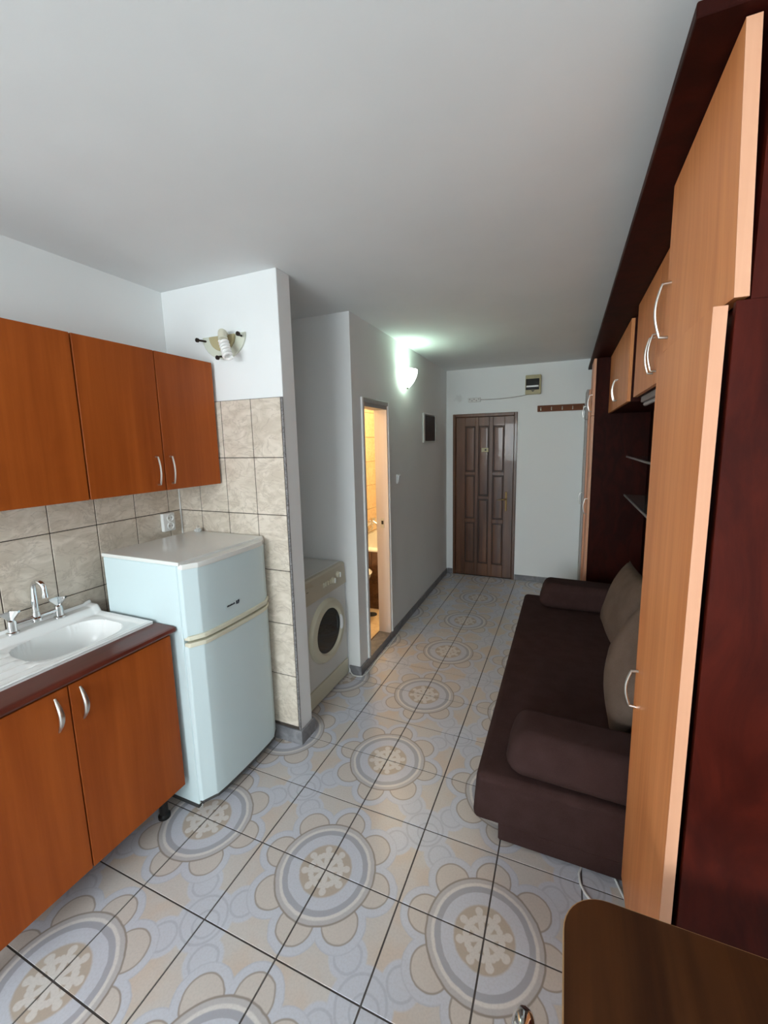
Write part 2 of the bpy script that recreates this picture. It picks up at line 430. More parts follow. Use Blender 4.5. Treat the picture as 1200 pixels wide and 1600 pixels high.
# baseboards
mb = MB()
for y0, y1 in ((1.60, 2.0), (2.004, 2.4), (2.404, 2.8), (2.804, 3.2), (3.204, 3.6), (3.604, 4.138)): mb.box((0, y0, 0), (.012, y1, .066), .002, 1)
struct('baseboard_bathroom', mb.xf(shear), M['base'])
struct('baseboard_niche', MB().box((.035, 1.598, 0), (.131, 1.610, .066), .002, 1), M['base'])
struct('baseboard_partition', MB().box((-.12, .8535, 0), (.1265, .8635, .085), .001, 1).box((.125, .8535, 0), (.137, .985, .085), .002, 1), M['base'])
struct('baseboard_back', MB().box((.086, YB-.012, 0), (EX0-.004, YB, .066), .002, 1).box((EX1+.004, YB-.012, 0), (1.30, YB, .066), .002, 1).box((1.304, YB-.012, 0), (1.6, YB, .066), .002, 1), M['base'])

# entrance door
d = struct('door_1', MB().box((EX0, YB-.012, 0), (EX0+.034, YB+.085, EZ), .004, 1).box((EX1-.034, YB-.012, 0), (EX1, YB+.085, EZ), .004, 1).box((EX0+.034, YB-.012, EZ-.038), (EX1-.034, YB+.085, EZ), .004, 1), M['doorwood'])
LX0, LX1, LZ0, LZ1 = EX0+.037, EX1-.037, .008, EZ-.041
leaf = MB().box((LX0, YB+.016, LZ0), (LX1, YB+.055, LZ1), .002, 1).build('door_leaf', M['doorwood_groove_shade'], d)
def lu(u): return LX0+(LX1-LX0)*u
def lv(v): return LZ1-(LZ1-LZ0)*v
cols = [((.165, .345), [(.055, .335), (.355, .63), (.655, .92)]), ((.40, .585), [(.055, .485), (.505, .92)]), ((.65, .845), [(.055, .335), (.355, .63), (.655, .92)])]
fr = MB()   # stiles and rails standing proud of the recessed panels
yl, yf = YB+.002, YB+.018
fr.box((LX0, yl, LZ0), (lu(.165), yf, LZ1), .003, 1); fr.box((lu(.845), yl, LZ0), (LX1, yf, LZ1), .003, 1)
fr.box((lu(.345), yl, LZ0), (lu(.40), yf, LZ1), .003, 1); fr.box((lu(.585), yl, LZ0), (lu(.65), yf, LZ1), .003, 1)
for (u0, u1), rws in cols:
    edges = [0]+[v for r in rws for v in r]+[1]
    for k in range(0, len(edges), 2): fr.box((lu(u0), yl, lv(edges[k+1])), (lu(u1), yf, lv(edges[k])), .003, 1)
fr.build('stile_and_rail_frame', M['doorwood'], leaf)
for (u0, u1), rws in cols:
    for (v0, v1) in rws:
        MB().box((lu(u0)+.016, YB+.006, lv(v1)+.016), (lu(u1)-.016, YB+.02, lv(v0)-.016), .008, 2).build('panel', M['doorwood'], leaf)
pp_ = MB().box((lu(.455), YB-.003, lv(.212)), (lu(.575), YB+.006, lv(.187)), .001, 1).build('peephole_plate', M['fusebox'], leaf, 'small beige peephole plate')
MB().lathe([(.0, -.004), (.009, -.004), (.011, .0), (.0, .0)], (lu(.525), YB-.003, lv(.1995)), 'y', 16).build('peephole', M['black'], leaf)
hp = MB().box((lu(.875), YB-.006, lv(.575)), (lu(.905), YB+.003, lv(.455)), .005, 2).build('handle_plate', M['brass'], leaf)
MB().tube([(lu(.89), YB, lv(.50)), (lu(.89), YB-.045, lv(.50)), (lu(.86), YB-.05, lv(.50)), (lu(.76), YB-.048, lv(.503))], [.008, .008, .008, .006], 8).build('lever', M['brass'], leaf)

# bathroom doorway frame
mb = MB()
mb.box((-.105, DY0-.0, DZ0-.006), (.006, DY0+.026, DZ1)).box((-.105, DY1-.022, DZ0-.006), (.004, DY1, DZ1))
d2 = struct('door_2', mb.xf(shear), M['jamb'])
MB().box((-.105, DY0+.026, DZ1-.03), (.004, DY1-.022, DZ1)).xf(shear).build('head_jamb', M['frame_grey'], d2)
MB().box((0, DY0-.022, DZ0), (.014, DY0+.003, DZ1+.03), .003, 1).xf(shear).build('casing', M['frame_white'], d2)
MB().box((0, DY1-.004, DZ0), (.014, DY1+.022, DZ1+.03), .003, 1).xf(shear).build('casing', M['frame_white'], d2)
MB().box((0, DY0+.003, DZ1-.002), (.012, DY1-.004, DZ1+.03), .003, 1).xf(shear).build('casing', M['frame_grey'], d2)
MB().box((-.066, DY1-.025, .97), (-.036, DY1-.0215, 1.05), .0, 1).xf(shear).build('strike_plate', M['steel'], d2, 'small metal strike plate')
MB().box((-.060, DY1-.027, 1.00), (-.042, DY1-.0245, 1.03)).xf(shear).build('keeper_hole', M['black'], d2)
MB().box((-.1, DY0+.026, DZ0-.02), (.011, DY1-.022, DZ0-.004)).xf(shear).build('threshold', M['base'], d2)

# bathroom behind the doorway
bf = struct('floor_bathroom', MB().box((-.625, 1.70, 0), (.03, YB, .052)), M['bgrout'])
for i in range(4):
    for j in range(8):
        x0 = -.62+.31*i; x1 = min(x0+.306, .03); y0 = 1.703+.31*j; y1 = min(y0+.306, YB)
        if x1-x0 > .03: piece('floor_tile', (x1-x0, y1-y0, .006), M['btile'], bf, ((x0+x1)/2, (y0+y1)/2, .053), .001)
wb = struct('wall_bathroom_left', MB().box((-.80, 1.62, 0), (-.625, YB, H)), M['bgrout'])
for k in range(-2, 7):
    for j in range(12):
        z0, z1 = .65+.27*k, min(.65+.27*(k+1), H); y0 = 1.70+.205*j; y1 = min(y0+.205, YB)
        if z1-z0 > .03 and y1-y0 > .03: piece('wall_tile', (.008, y1-y0-.004, z1-z0-.004), M['btile'], wb, (-.622, (y0+y1)/2, (z0+z1)/2), .001)
wbb = struct('wall_bathroom_back', MB().box((-.625, YB-.01, 0), (.07, YB+.1, H)), M['btile'])
tub = thing('bathtub', (-.33, 3.3, .06), 'white bathtub boxed in with brown patterned tiles inside the bathroom', 'bathtub')
def tubtop(u, v):
    x = -.614+.57*u; y = 2.625+1.48*v
    k = (abs((x+.33)/.24)**4+abs((y-3.365)/.64)**4)
    return (x, y, .65 - (.38*(1-min(1, k))**.35 if k < 1 else 0))
MB().grid(tubtop, 34, 50).build('tub_basin', M['porcelain'], tub)
ap = MB().box((-.614, 2.635, .058), (-.05, 2.66, .635)).build('tiled_apron', M['bgrout'], tub)
for x0, x1 in ((-.612, -.53), (-.526, -.262), (-.258, -.05)):
    for z0, z1 in ((.06, .345), (.349, .632)): piece('tile', (x1-x0, .008, z1-z0), M['brtile'], ap, ((x0+x1)/2, 2.633, (z0+z1)/2), .001)
MB().box((-.614, 2.618, .632), (-.05, 2.65, .654), .008, 2).build('tub_rim', M['porcelain'], tub)
sh = thing('shower_mixer', (-.60, 3.26, .70), 'chrome shower mixer with hanging hose on the bathroom wall', 'mixer tap')
MB().tube([(-.617, 3.16, .77), (-.575, 3.16, .77), (-.575, 3.36, .77), (-.617, 3.36, .77)], .020, 12).build('mixer_body', M['chrome'], sh)
MB().tube([(-.575, 3.26, .77), (-.53, 3.26, .80), (-.48, 3.26, .77)], .012, 10).build('spout', M['chrome'], sh)
MB().tube([(-.56, 3.29, .77), (-.55, 3.28, .72), (-.565, 3.22, .69), (-.585, 3.12, .68), (-.600, 3.06, .74), (-.608, 3.05, 1.25)], .009, 8).build('hose', M['steel'], sh)
for y in (3.16, 3.36): MB().lathe([(.0, 0), (.026, 0), (.026, .03), (.0, .03)], (-.575, y, .789), 'z', 12).build('valve_knob', M['chrome'], sh)
to = thing('toilet', (-.40, 2.36, .056), 'white toilet bowl seen past the bathroom doorway', 'toilet')
MB().lathe([(.0, 0), (.11, 0), (.10, .06), (.095, .16), (.15, .33), (.178, .40), (.178, .415), (.0, .415)], (0, 0, 0), 'z', 28).xf(lambda v: (v.x*1.12-.375, v.y+2.40, v.z+.056)).build('bowl', M['porcelain'], to)
MB().lathe([(.0, .0), (.183, .0), (.188, .015), (.172, .03), (.0, .034)], (0, 0, 0), 'z', 28).xf(lambda v: (v.x*1.12-.375, v.y+2.40, v.z+.4715)).build('seat_lid', M['porcelain'], to)
MB().box((-.612, 2.22, .51), (-.47, 2.58, .88), .02, 2).build('cistern', M['porcelain'], to)
dr = MB().lathe([(.0, 0), (.05, 0), (.05, .003), (.04, .004), (.0, .002)], (-.21, 2.50, .0565), 'z', 20).build('floor_drain', M['rubber'])
tag(dr, 'round dark drain cover in the bathroom floor', 'drain')
bl = thing('ceiling_bulb', (-.3, 2.6, 2.33), 'warm bare bulb on the bathroom ceiling', 'lamp')
MB().lathe([(.0, 0), (.045, 0), (.035, .03), (.0, .03)], (-.3, 2.6, 2.469), 'z', 16).build('lamp_holder', M['white_plastic'], bl)
MB().sphere((-.3, 2.6, 2.42), (.032, .032, .045), 14).build('bulb', mat('warm_bulb', (1, .9, .7), .4, emit=(1, .72, .4), estr=20)[0], bl)
l = bpy.data.lights.new('bathroom_light', 'POINT'); l.energy = 22; l.color = (1.0, .72, .42); l.shadow_soft_size = .06
o = bpy.data.objects.new('bathroom_light', l); COL.objects.link(o); o.location = (-.3, 2.6, 2.30)

# ------------------------------------------------------------------ kitchen
kb = thing('base_cabinet', (-.36, -.10, 0), 'orange wooden base cabinet with two doors under the sink', 'cabinet')
mb = MB()
for lo, hi in (((-.62, -.505, .15), (-.12, -.487, .868)), ((-.62, .279, .15), (-.12, .297, .868)), ((-.62, -.487, .15), (-.12, .279, .168)), ((-.625, -.505, .15), (-.62, .297, .868)), ((-.14, -.487, .80), (-.122, .279, .868))): mb.box(lo, hi)
mb.build('carcass', M['alder_edge'], kb)
for y0, y1, hy in ((-.505, -.106, -.147), (-.102, .297, -.068)):
    dd = MB().box((-.119, y0, .150), (-.101, y1, .866), .0015, 1).build('door', M['alder'], kb)
    pts, rs = [], []
    for i in range(17):
        t = i/16; pts.append((-.101+.026*math.sin(PI*t), hy+.0, .722+.122*t)); rs.append(.0030+.0046*math.sin(PI*t))
    MB().tube(pts, rs, 10).xf(lambda v, c=hy: (v.x, c+(v.y-c)*1.25, v.z)).build('handle', M['steel'], dd)
for x in (-.19, -.57):
    for y in (-.45, .245): MB().lathe([(.0, 0), (.026, 0), (.026, .012), (.018, .02), (.018, .149), (.0, .149)], (x, y, .0), 'z', 16).build('foot', M['black'], kb)
wt = MB()
wt.prism([(-.24, .872), (-.10, .872), (-.088, .877), (-.083, .886), (-.088, .896), (-.10, .900), (-.24, .900)], 1, -.525, .314)
wt.box((-.632, -.525, .872), (-.24, -.47, .900)).box((-.632, .275, .872), (-.24, .314, .900)).box((-.632, -.47, .872), (-.60, .275, .900))
tag(wt.build('worktop', M['worktop']), 'dark mahogany worktop board around the white sink', 'worktop')

sk = thing('kitchen_sink', (-.42, -.10, .90), 'white enamel sink with oval bowl and ribbed drainboard on dark worktop', 'sink')
SX0, SX1, SY0, SY1 = -.632, -.205, -.50, .304
def sinkz(x, y):
    z = .905
    e = min(SX1-x, y-SY0, SY1-y)
    if e < .03: z += .009*math.cos(min(1, e/.03)*PI/2)**.6 if e < .03 else 0
    t = (-.545-x)/.03
    if t > 0: z += .030*min(1, t)**1.0*(1 if t > 1 else (3*t*t-2*t**3)/max(t, 1e-6))
    if x < -.618: z += .012
    k = (abs((x+.405)/.138)**3.0+abs((y-.082)/.174)**3.0)
    if k < 1: z -= .165*(1-k**1.6)**.45*(1-.12*abs((y-.082)/.174))
    elif k < 1.55: z -= .005*(1.55-k)/.55
    if y < -.085 and -.52 < x < -.25 and y > -.46:
        f = min(1, max(0, k-1)/.5, (-.085-y)/.03, (y+.46)/.03, (x+.52)/.02, (-.25-x)/.02)
        z += .0045*f*math.cos((x+.385)/.030*PI*1.0)-.003*f
    return z
def sinkp(u, v):
    x = SX0+(SX1-SX0)*u; y = SY0+(SY1-SY0)*v
    if u <= 0 or u >= 1 or v <= 0 or v >= 1: return (x, y, sinkz(x, y)-.004)
    return (x, y, sinkz(x, y))
b = MB().grid(sinkp, 120, 190)
b.box((SX0, SY0, .9005), (SX1, SY0+.004, .908)).box((SX0, SY1-.004, .9005), (SX1, SY1, .908)).box((SX1-.004, SY0, .9005), (SX1, SY1, .908)).box((SX0, SY0, .9005), (SX0+.004, SY1, .94))
b.build('sink_bowl_and_drainboard', M['sink'], sk, ang=60)
MB().lathe([(.0, 0), (.036, 0), (.036, .003), (.028, .004), (.0, .001)], (-.40, .07, .742), 'z', 20).build('drain', M['steel'], sk)

fa = thing('kitchen_faucet', (-.585, .067, .936), 'chrome two-handle bridge faucet with bent spout behind the sink', 'faucet')
MB().tube([(-.588, -.018, .972), (-.588, .152, .972)], .010, 12).lathe([(.0, 0), (.020, 0), (.020, .012), (.014, .018), (.014, .04), (.0, .045)], (-.588, .067, .955), 'z', 16).build('bridge', M['chrome'], fa)
for y in (-.018, .152):
    v = MB().lathe([(.0, 0), (.022, 0), (.022, .006), (.016, .009), (.0155, .052), (.010, .056), (.0, .057)], (-.588, y, .936), 'z', 18).build('valve', M['chrome'], fa)
    k = MB()
    pr = [(.006, 0), (.008, .010), (.020, .026), (.030, .034), (.032, .040), (.0, .040)]
    for a in range(3):
        A = a*2*PI/3+.5
        k.prism([(0, 0), (.008, 0), (.034, .032), (.034, .040), (0, .040)], 1, -.006, .006)
        bmv = [w for w in k.bm.verts][-10:]
        for w in bmv: w.co = Matrix.Rotation(A, 3, 'Z') @ w.co
    k.mx(Matrix.Translation((-.588, y, .990)))
    k.build('knob', M['chrome'], v)
pts = [(-.588, .067, .985), (-.588, .068, 1.05), (-.588, .070, 1.095)]
for i in range(1, 11):
    A = PI*i/10; pts.append((-.588+.028*(1-math.cos(A)), .070+.010*(1-math.cos(A))/2, 1.095+.030*math.sin(A)))
pts.append((-.532, .080, 1.070))
MB().tube(pts, [.0125]*2+[.0105]*(len(pts)-2), 12).lathe([(.0, 0), (.012, 0), (.012, .018), (.0, .018)], (-.532, .080, 1.058), 'z', 14).build('spout', M['chrome'], fa)

def wall_cab(y0, ym, y1, lab, handles):
    c = thing('wall_cabinet', (-.47, (y0+y1)/2, 1.462), lab, 'cabinet')
    MB().box((-.636, y0, 1.464), (-.320, y1, 2.094), .001, 1).build('carcass', M['alder_edge'], c)
    for (a, b_, hy) in ((y0, ym-.0015, handles[0]), (ym+.0015, y1, handles[1])):
        dd = MB().box((-.318, a+.001, 1.462), (-.300, b_-.001, 2.096), .0015, 1).build('door', M['alder'], c)
        if hy is None: continue
        arc_handle(dd, (-.300, hy, 1.556), (1, 0, 0), .128, .026, .0042, M['steel'])
wall_cab(.167, .512, .849, 'orange wooden wall cabinet with paired metal handles, beside the tiled corner above the refrigerator', (.470, .545))
wall_cab(-.535, -.182, .163, 'orange wooden wall cabinet above the sink with no handles in sight', (-.22, -.14))

# refrigerator
FY0, FY1 = .323, .852
fg = thing('refrigerator', (-.26, .5875, 0), 'pale two-door refrigerator with cream trim standing beside the sink cabinet', 'refrigerator')
MB().box((-.525, FY0, .035), (-.058, FY1-.002, 1.168), .004, 1).build('body', M['fridge'], fg)
MB().box((-.530, FY0-.004, 1.168), (-.040, FY1, 1.187), .006, 2).build('top_panel', M['fridge_top'], fg)
def door_outline(x0, xf, y0, y1, rad):
    pts = [(x0, y0)]
    for (dx, dy) in ((.042, .002), (.036, .006), (.008, .054), (.003, .060)): pts.append((xf-dx, y0+dy))
    N = 8
    for i in range(1, N):
        t = i/N; pts.append((xf+.006*math.sin(PI*t), y0+.060+(y1-y0-.12)*t))
    for (dx, dy) in ((.003, .060), (.008, .054), (.036, .006), (.042, .002)): pts.append((xf-dx, y1-dy))
    pts.append((x0, y1))
    return pts
for (z0, z1, nm, up_) in ((.845, 1.168, 'freezer_door', True), (.055, .812, 'fridge_door', False)):
    dd = MB().prism(door_outline(-.054, .002, FY0+.001, FY1-.002, .032), 2, z0, z1, .004, 2).build(nm, M['fridge'], fg)
    zz = (z0-.010, z0+.012) if up_ else (z1-.008, z1+.014)
    MB().prism(door_outline(-.052, .012, FY0+.002, FY1-.003, .034), 2, zz[0], zz[1], .005, 2).build('grip_strip', M['cream'], dd, 'yellowed cream grip strip')
    if up_:
        MB().prism(door_outline(-.05, .0065, FY0+.0015, FY1-.0025, .034), 2, 1.150, 1.176, .006, 2).build('top_strip', M['fridge_top'], dd)
        bd = MB().box((.008, .505, .915), (.0095, .600, .937)).build('badge', M['fridge'], dd, 'small badge with fine dark lettering and a dark emblem')
        tx = MB()
        for k in range(11):
            y = .517+k*.0046; tx.box((.0094, y, .922), (.0104, y+.0032, .9285+(.002 if k % 4 == 1 else 0)))
        tx.build('lettering', M['navy'], dd)
        MB().box((.0094, .574, .9175), (.0106, .583, .9335)).box((.0094, .5855, .922), (.0106, .5945, .9345)).box((.0094, .583, .9165), (.0106, .592, .9205)).build('emblem', M['navy'], dd)
    else:
        MB().prism(door_outline(-.05, .006, FY0+.0015, FY1-.0025, .034), 2, .050, .064, .003, 1).build('bottom_strip', M['rubber'], dd)
MB().box((-.50, FY0+.01, .004), (-.075, FY1-.01, .036)).build('base_grille', M['rubber'], fg)
for x in (-.48, -.09):
    for y in (FY0+.03, FY1-.04): MB().lathe([(.0, 0), (.016, 0), (.016, .01), (.009, .012), (.009, .037), (.0, .037)], (x, y, 0), 'z', 12).build('foot', M['white_plastic'], fg)

M['trinket'] = mat('frosted_clear_glass', (.9, .93, .92), .08, trans=.35)[0]
gt = thing('glass_trinket', (-.47, .815, 1.187), 'small clear glass trinket on top of the refrigerator', 'ornament')
t_ = MB()
for k in range(6):
    A = k*PI/3; t_.sphere((-.47+.013*math.cos(A), .822+.013*math.sin(A), 1.197), .0085, 10)
t_.sphere((-.47, .822, 1.2), .011, 12); t_.build('petals', M['trinket'], gt)
MB().lathe([(.0, 0), (.016, 0), (.013, .004), (.0, .005)], (-.47, .822, 1.1865), 'z', 14).build('base', M['trinket'], gt)
MB().lathe([(.010, 0), (.012, .002), (.010, .004), (.008, .002)], (-.472, .822, 1.2105), 'x', 14, True).build('ring', M['silver'], gt)

ol = thing('power_outlet', (-.63, .763, 1.18), 'white double power outlet on the tiles above the refrigerator', 'outlet')
MB().box((-.637, .722, 1.195), (-.612, .798, 1.298), .006, 2).build('housing', M['white_plastic'], ol)
for z in (1.225, 1.270):
    s_ = MB().lathe([(.0, .001), (.0165, .001), (.0175, .005), (.0205, .005), (.021, .0), (.0, -.002)], (-.612, .765, z), 'x', 24).build('socket', M['white_plastic'], ol)
    MB().lathe([(.0, 0), (.0026, 0), (.0026, .001), (.0, .001)], (-.6110, .757, z), 'x', 8).lathe([(.0, 0), (.0026, 0), (.0026, .001), (.0, .001)], (-.6110, .773, z), 'x', 8).build('pin_hole', M['black'], s_)

# bare kitchen wall lamp on the partition
kl = thing('wall_lamp', (-.22, .868, 2.10), 'stripped wall lamp with spiral bulb and three shade clips above the tiles', 'lamp')
pts = []
for i in range(25):
    A = PI+PI*i/24; pts.append((-.217+.142*math.cos(A), 2.228+.118*math.sin(A)))
MB().prism(pts, 1, .858, .870, .002, 1).build('glass_plate', M['cream_glass'], kl)
MB().prism([(-.215+.082*math.cos(PI+PI*i/16), 2.222+.076*math.sin(PI+PI*i/16)) for i in range(17)], 1, .838, .859, .006, 2).build('mount', M['fusebox'], kl)
MB().tube([(-.185, .84, 2.225), (-.165, .80, 2.22), (-.150, .785, 2.182)], [.016, .021, .023], 14).build('lamp_holder', M['cream'], kl)
sp_ = []
c0, c1 = Vector((-.148, .785, 2.178)), Vector((-.112, .770, 2.092)); ax = (c1-c0).normalized(); e1 = ax.orthogonal().normalized(); e2 = ax.cross(e1)
for i in range(89):
    t = i/88; A = 2*PI*5.5*t; sp_.append(c0+(c1-c0)*t+(e1*math.cos(A)+e2*math.sin(A))*.0185)
MB().tube(sp_, .0072, 8).build('spiral_bulb', M['cfl'], kl)
for (x, z, dx, dz) in ((-.335, 2.208, -.5, 0), (-.098, 2.210, .5, 0), (-.224, 2.122, 0, -.7)):
    cl = MB().tube([(x, .862, z), (x+dx*.012, .835, z+dz*.006), (x+dx*.028, .822, z+dz*.014)], .0055, 8).build('shade_clip', M['bronze'], kl)
    MB().lathe([(.0, 0), (.011, 0), (.011, .009), (.005, .013), (.0, .013)], (x+dx*.032, .812, z+dz*.018), 'y', 12).build('clip_screw', M['bronze'], cl)

# washing machine in the niche
wm = thing('washing_machine', (-.24, 1.305, 0), 'yellowed front-loading washing machine inside the wall niche', 'washing machine')
WY0, WY1, WF = 1.008, 1.598, .026
MB().box((-.52, WY0, .012), (WF-.012, WY1, .825), .006, 2).build('cabinet', M['washer'], wm)
MB().box((-.525, WY0-.002, .824), (WF-.035, WY1+.002, .848), .008, 2).build('top', M['washer'], wm)
MB().prism([(-.03, .845), (WF-.012, .845), (WF-.002, .835), (WF+.006, .70), (WF+.004, .695), (-.03, .695)], 1, WY0, WY1, .003, 1).build('control_panel', M['washer_panel'], wm)
MB().box((WF-.012, WY0+.001, .13), (WF, WY1-.001, .694), .006, 2).build('front_panel', M['washer'], wm)
MB().box((WF-.012, WY0+.001, .012), (WF+.003, WY1-.001, .126), .004, 2).build('kick_panel', M['washer_cream'], wm)
dc = (WF, 1.33, .455)
po = MB().lathe([(.146, .018), (.156, .030), (.175, .034), (.198, .026), (.210, .010), (.212, -.004), (.146, -.004)], dc, 'x', 48, True).build('porthole_ring', M['washer_cream'], wm)
MB().lathe([(.147, .016), (.13, .006), (.115, -.002), (.07, .010), (.0, .016), (.0, -.004), (.147, -.004)], dc, 'x', 40).build('porthole_glass', M['porthole'], po)
MB().lathe([(.116, .000), (.122, .007), (.130, .011), (.128, .003)], dc, 'x', 40, True).build('gasket', M['rubber'], po)
MB().tube([(WF+.028, 1.33+.150*math.cos(A), .455+.150*math.sin(A)) for A in [(-.32+.7*i/8) for i in range(9)]], [.006, .011, .012, .012, .012, .012, .012, .011, .006], 10).build('door_grip', M['white_plastic'], po)
for y, z in ((1.495, .785), (1.425, .765)):
    kn = MB().lathe([(.0, 0), (.022, 0), (.021, .01), (.018, .020), (.0, .021)], (WF, y, z), 'x', 20).build('dial', M['washer_cream'], wm)
    MB().box((WF+.018, y-.004, z-.017), (WF+.027, y+.004, z+.017), .002, 1).build('pointer', M['white_plastic'], kn)
for k in range(4): MB().box((WF-.003, 1.305+.028*k, .752), (WF+.010, 1.318+.028*k, .780), .002, 1).build('button', M['washer_cream'], wm)
MB().box((WF+.0005, 1.03, .72), (WF+.0065, 1.20, .805), .003, 1).build('detergent_drawer', M['washer_panel'], wm)
MB().box((WF+.0065, 1.07, .775), (WF+.0072, 1.10, .780)).box((WF+.0065, 1.115, .778), (WF+.0072, 1.135, .783)).build('printed_mark', M['grey_print'], wm)
for x in (-.44, -.10):
    for y in (WY0+.08, WY1-.10): MB().lathe([(.0, 0), (.02, 0), (.02, .013), (.0, .013)], (x, y, 0), 'z', 12).build('foot', M['rubber'], wm)

# ------------------------------------------------------------------ corridor fittings
sc_ = thing('wall_sconce', (.10, 2.655, 2.13), 'lit white glass wall sconce beside the bathroom doorway', 'lamp')
def bwx(y): return .12+SL*(y-1.61)
sc_y = 2.60
bx_ = bwx(sc_y)
MB().box((bx_+.0, sc_y-.05, 2.15), (bx_+.012, sc_y+.05, 2.28), .004, 1).build('wall_plate', M['white_plastic'], sc_)
def shade(u, v):
    A = -PI/2+PI*u
    r = .115*(.28+.72*math.sin(min(1, v*1.02)*PI/2)**.8)
    return (bx_+.020+r*.92*math.cos(A), sc_y+r*math.sin(A), 2.135+.145*v)
sd = MB().grid(shade, 20, 12).build('glass_shade', M['shade'], sc_)
so = sd.modifiers.new('thick', 'SOLIDIFY'); so.thickness = .004; so.offset = 1
for y, z, x in ((sc_y-.105, 2.235, .03), (sc_y+.105, 2.235, .03), (sc_y, 2.128, .045)):
    MB().tube([(bx_+.004, y, z), (bx_+x, y, z)], .004, 8).sphere((bx_+x, y, z), .008, 10).build('clip', M['bronze'], sc_)
MB().tube([(bx_+.05, sc_y, 2.16), (bx_+.05, sc_y, 2.23)], .016, 12).build('bulb', mat('cool_bulb', (1, 1, 1), .4, emit=(.82, 1.0, .86), estr=4)[0], sc_)
l = bpy.data.lights.new('sconce_light', 'POINT'); l.energy = .65; l.color = (.62, 1.0, .76); l.shadow_soft_size = .025
o = bpy.data.objects.new('sconce_light', l); COL.objects.link(o); o.location = (bx_+.080, sc_y, 2.225)

sw = thing('light_switch', (.105, 2.44, 1.30), 'white rocker light switch beside the bathroom doorway', 'switch')
yy = 2.44; bx_ = bwx(yy)
MB().box((bx_, yy-.038, 1.315), (bx_+.010, yy+.038, 1.395), .003, 2).build('plate', M['white_plastic'], sw)
MB().prism([(bx_+.009, 1.325), (bx_+.013, 1.325), (bx_+.024, 1.385), (bx_+.009, 1.385)], 1, yy-.026, yy+.026, .002, 1).build('rocker', M['white_plastic'], sw)

pf = thing('framed_picture', (.09, 3.40, 1.655), 'small dark picture in a silver frame on the corridor wall', 'picture')
y0, y1, z0, z1 = 3.17, 3.63, 1.655, 1.955; bx_ = bwx(3.17)
fb = MB()
for lo, hi in (((0, y0, z0), (.016, y0+.04, z1)), ((0, y1-.03, z0), (.016, y1, z1)), ((0, y0+.04, z0), (.016, y1-.03, z0+.012)), ((0, y0+.04, z1-.012), (.016, y1-.03, z1))): fb.box(lo, hi, .003, 1)
fb.xf(shear).build('frame', M['silver'], pf)
MB().box((.002, y0+.03, z0+.02), (.010, y1-.03, z1-.02)).xf(shear).build('print', M['picture'], pf)

fx = thing('fuse_box', (1.07, YB, 2.165), 'yellowed fuse box with a dark cover above the entrance door', 'fuse box')
MB().box((.986, YB-.062, 2.165), (1.150, YB, 2.372), .008, 2).build('housing', M['fusebox'], fx)
cv = MB().box((.992, YB-.070, 2.212), (1.132, YB-.060, 2.330), .003, 1).build('cover', M['smoke'], fx)
MB().box((.998, YB-.073, 2.240), (1.126, YB-.069, 2.258), .001, 1).build('breaker_row', M['white_plastic'], cv)
MB().prism([(1.045, 2.206), (1.09, 2.206), (1.067, 2.190)], 1, YB-.064, YB-.061).build('latch', M['rubber'], fx)
ps = thing('terminal_strip', (.41, YB, 2.11), 'white cable junction strip with thin wire above the entrance door', 'terminal strip')
MB().box((.338, YB-.022, 2.116), (.486, YB, 2.168), .006, 2).build('housing', M['cable'], ps)
for k in range(5): MB().lathe([(.0, 0), (.008, 0), (.008, .002), (.0, .002)], (.36+.026*k, YB-.0235, 2.142+.008*(-1)**k), 'y', 10).build('terminal', M['frame_grey'], ps)
MB().tube([(.484, YB-.008, 2.142), (.56, YB-.006, 2.140), (.70, YB-.006, 2.140), (.84, YB-.006, 2.147), (.95, YB-.007, 2.158), (1.02, YB-.01, 2.172)], .0045, 6).build('wire', M['frame_grey'], ps)

cr_ = thing('coat_rack', (1.36, YB, 1.97), 'brown wooden coat rack board with small hooks on the back wall', 'coat rack')
MB().box((1.118, YB-.018, 1.972), (1.597, YB, 2.040), .003, 1).build('board', M['rack'], cr_)
for x in (1.155, 1.265, 1.375, 1.48, 1.585): MB().tube([(x, YB-.016, 2.018), (x, YB-.045, 2.012), (x, YB-.052, 2.0), (x+.002, YB-.055, 2.015)], .0045, 6).tube([(x, YB-.017, 2.02), (x, YB-.02, 1.985)], .005, 6).build('hook', M['steel'], cr_)

# ------------------------------------------------------------------ wardrobe wall
wd = thing('wardrobe', (1.92, .39, 0), 'tall wardrobe column with dark mahogany side panel beside the walnut table', 'wardrobe')
WN0, WN1 = .128, .655
MB().box((1.742, WN0+.018, .0), (2.14, WN1, 2.382), .001, 1).build('carcass', M['mahog'], wd)
MB().box((1.7175, WN0, 0), (2.14, WN0+.017, 1.913), .001, 1).box((1.739, WN0, 1.913), (2.14, WN0+.017, 2.382)).build('side_panel', M['mahog'], wd)
ud = MB().box((1.693, WN0, 1.918), (1.7165, WN1, 2.378))
ud.xf(lambda v: (v.x+(2.378-v.z)*.043*max(0, (WN1-v.y)/(WN1-WN0)), v.y, v.z))
ud = ud.build('door', M['pear'], wd)
MB().box((1.693, WN0-.0012, 1.918), (1.7165, WN0+.0006, 2.378)).xf(lambda v: (v.x+(2.378-v.z)*.043, v.y, v.z)).build('edge_band', M['pear_edge'], ud)
MB().box((1.682, WN0, .058), (1.7055, WN1, 1.906), .001, 1).build('door', M['pear'], wd)
doors = [c for c in wd.children if c.name.startswith('door')]
for dd, zc in zip(sorted(doors, key=lambda c: -max(v.co.z for v in c.data.vertices)), (2.026, .835)):
    arc_handle(dd, (1.684 if zc < 1 else 1.695, .605, zc), (-1, 0, 0), .150 if zc > 1 else .128, .036, .0045, M['steel'])
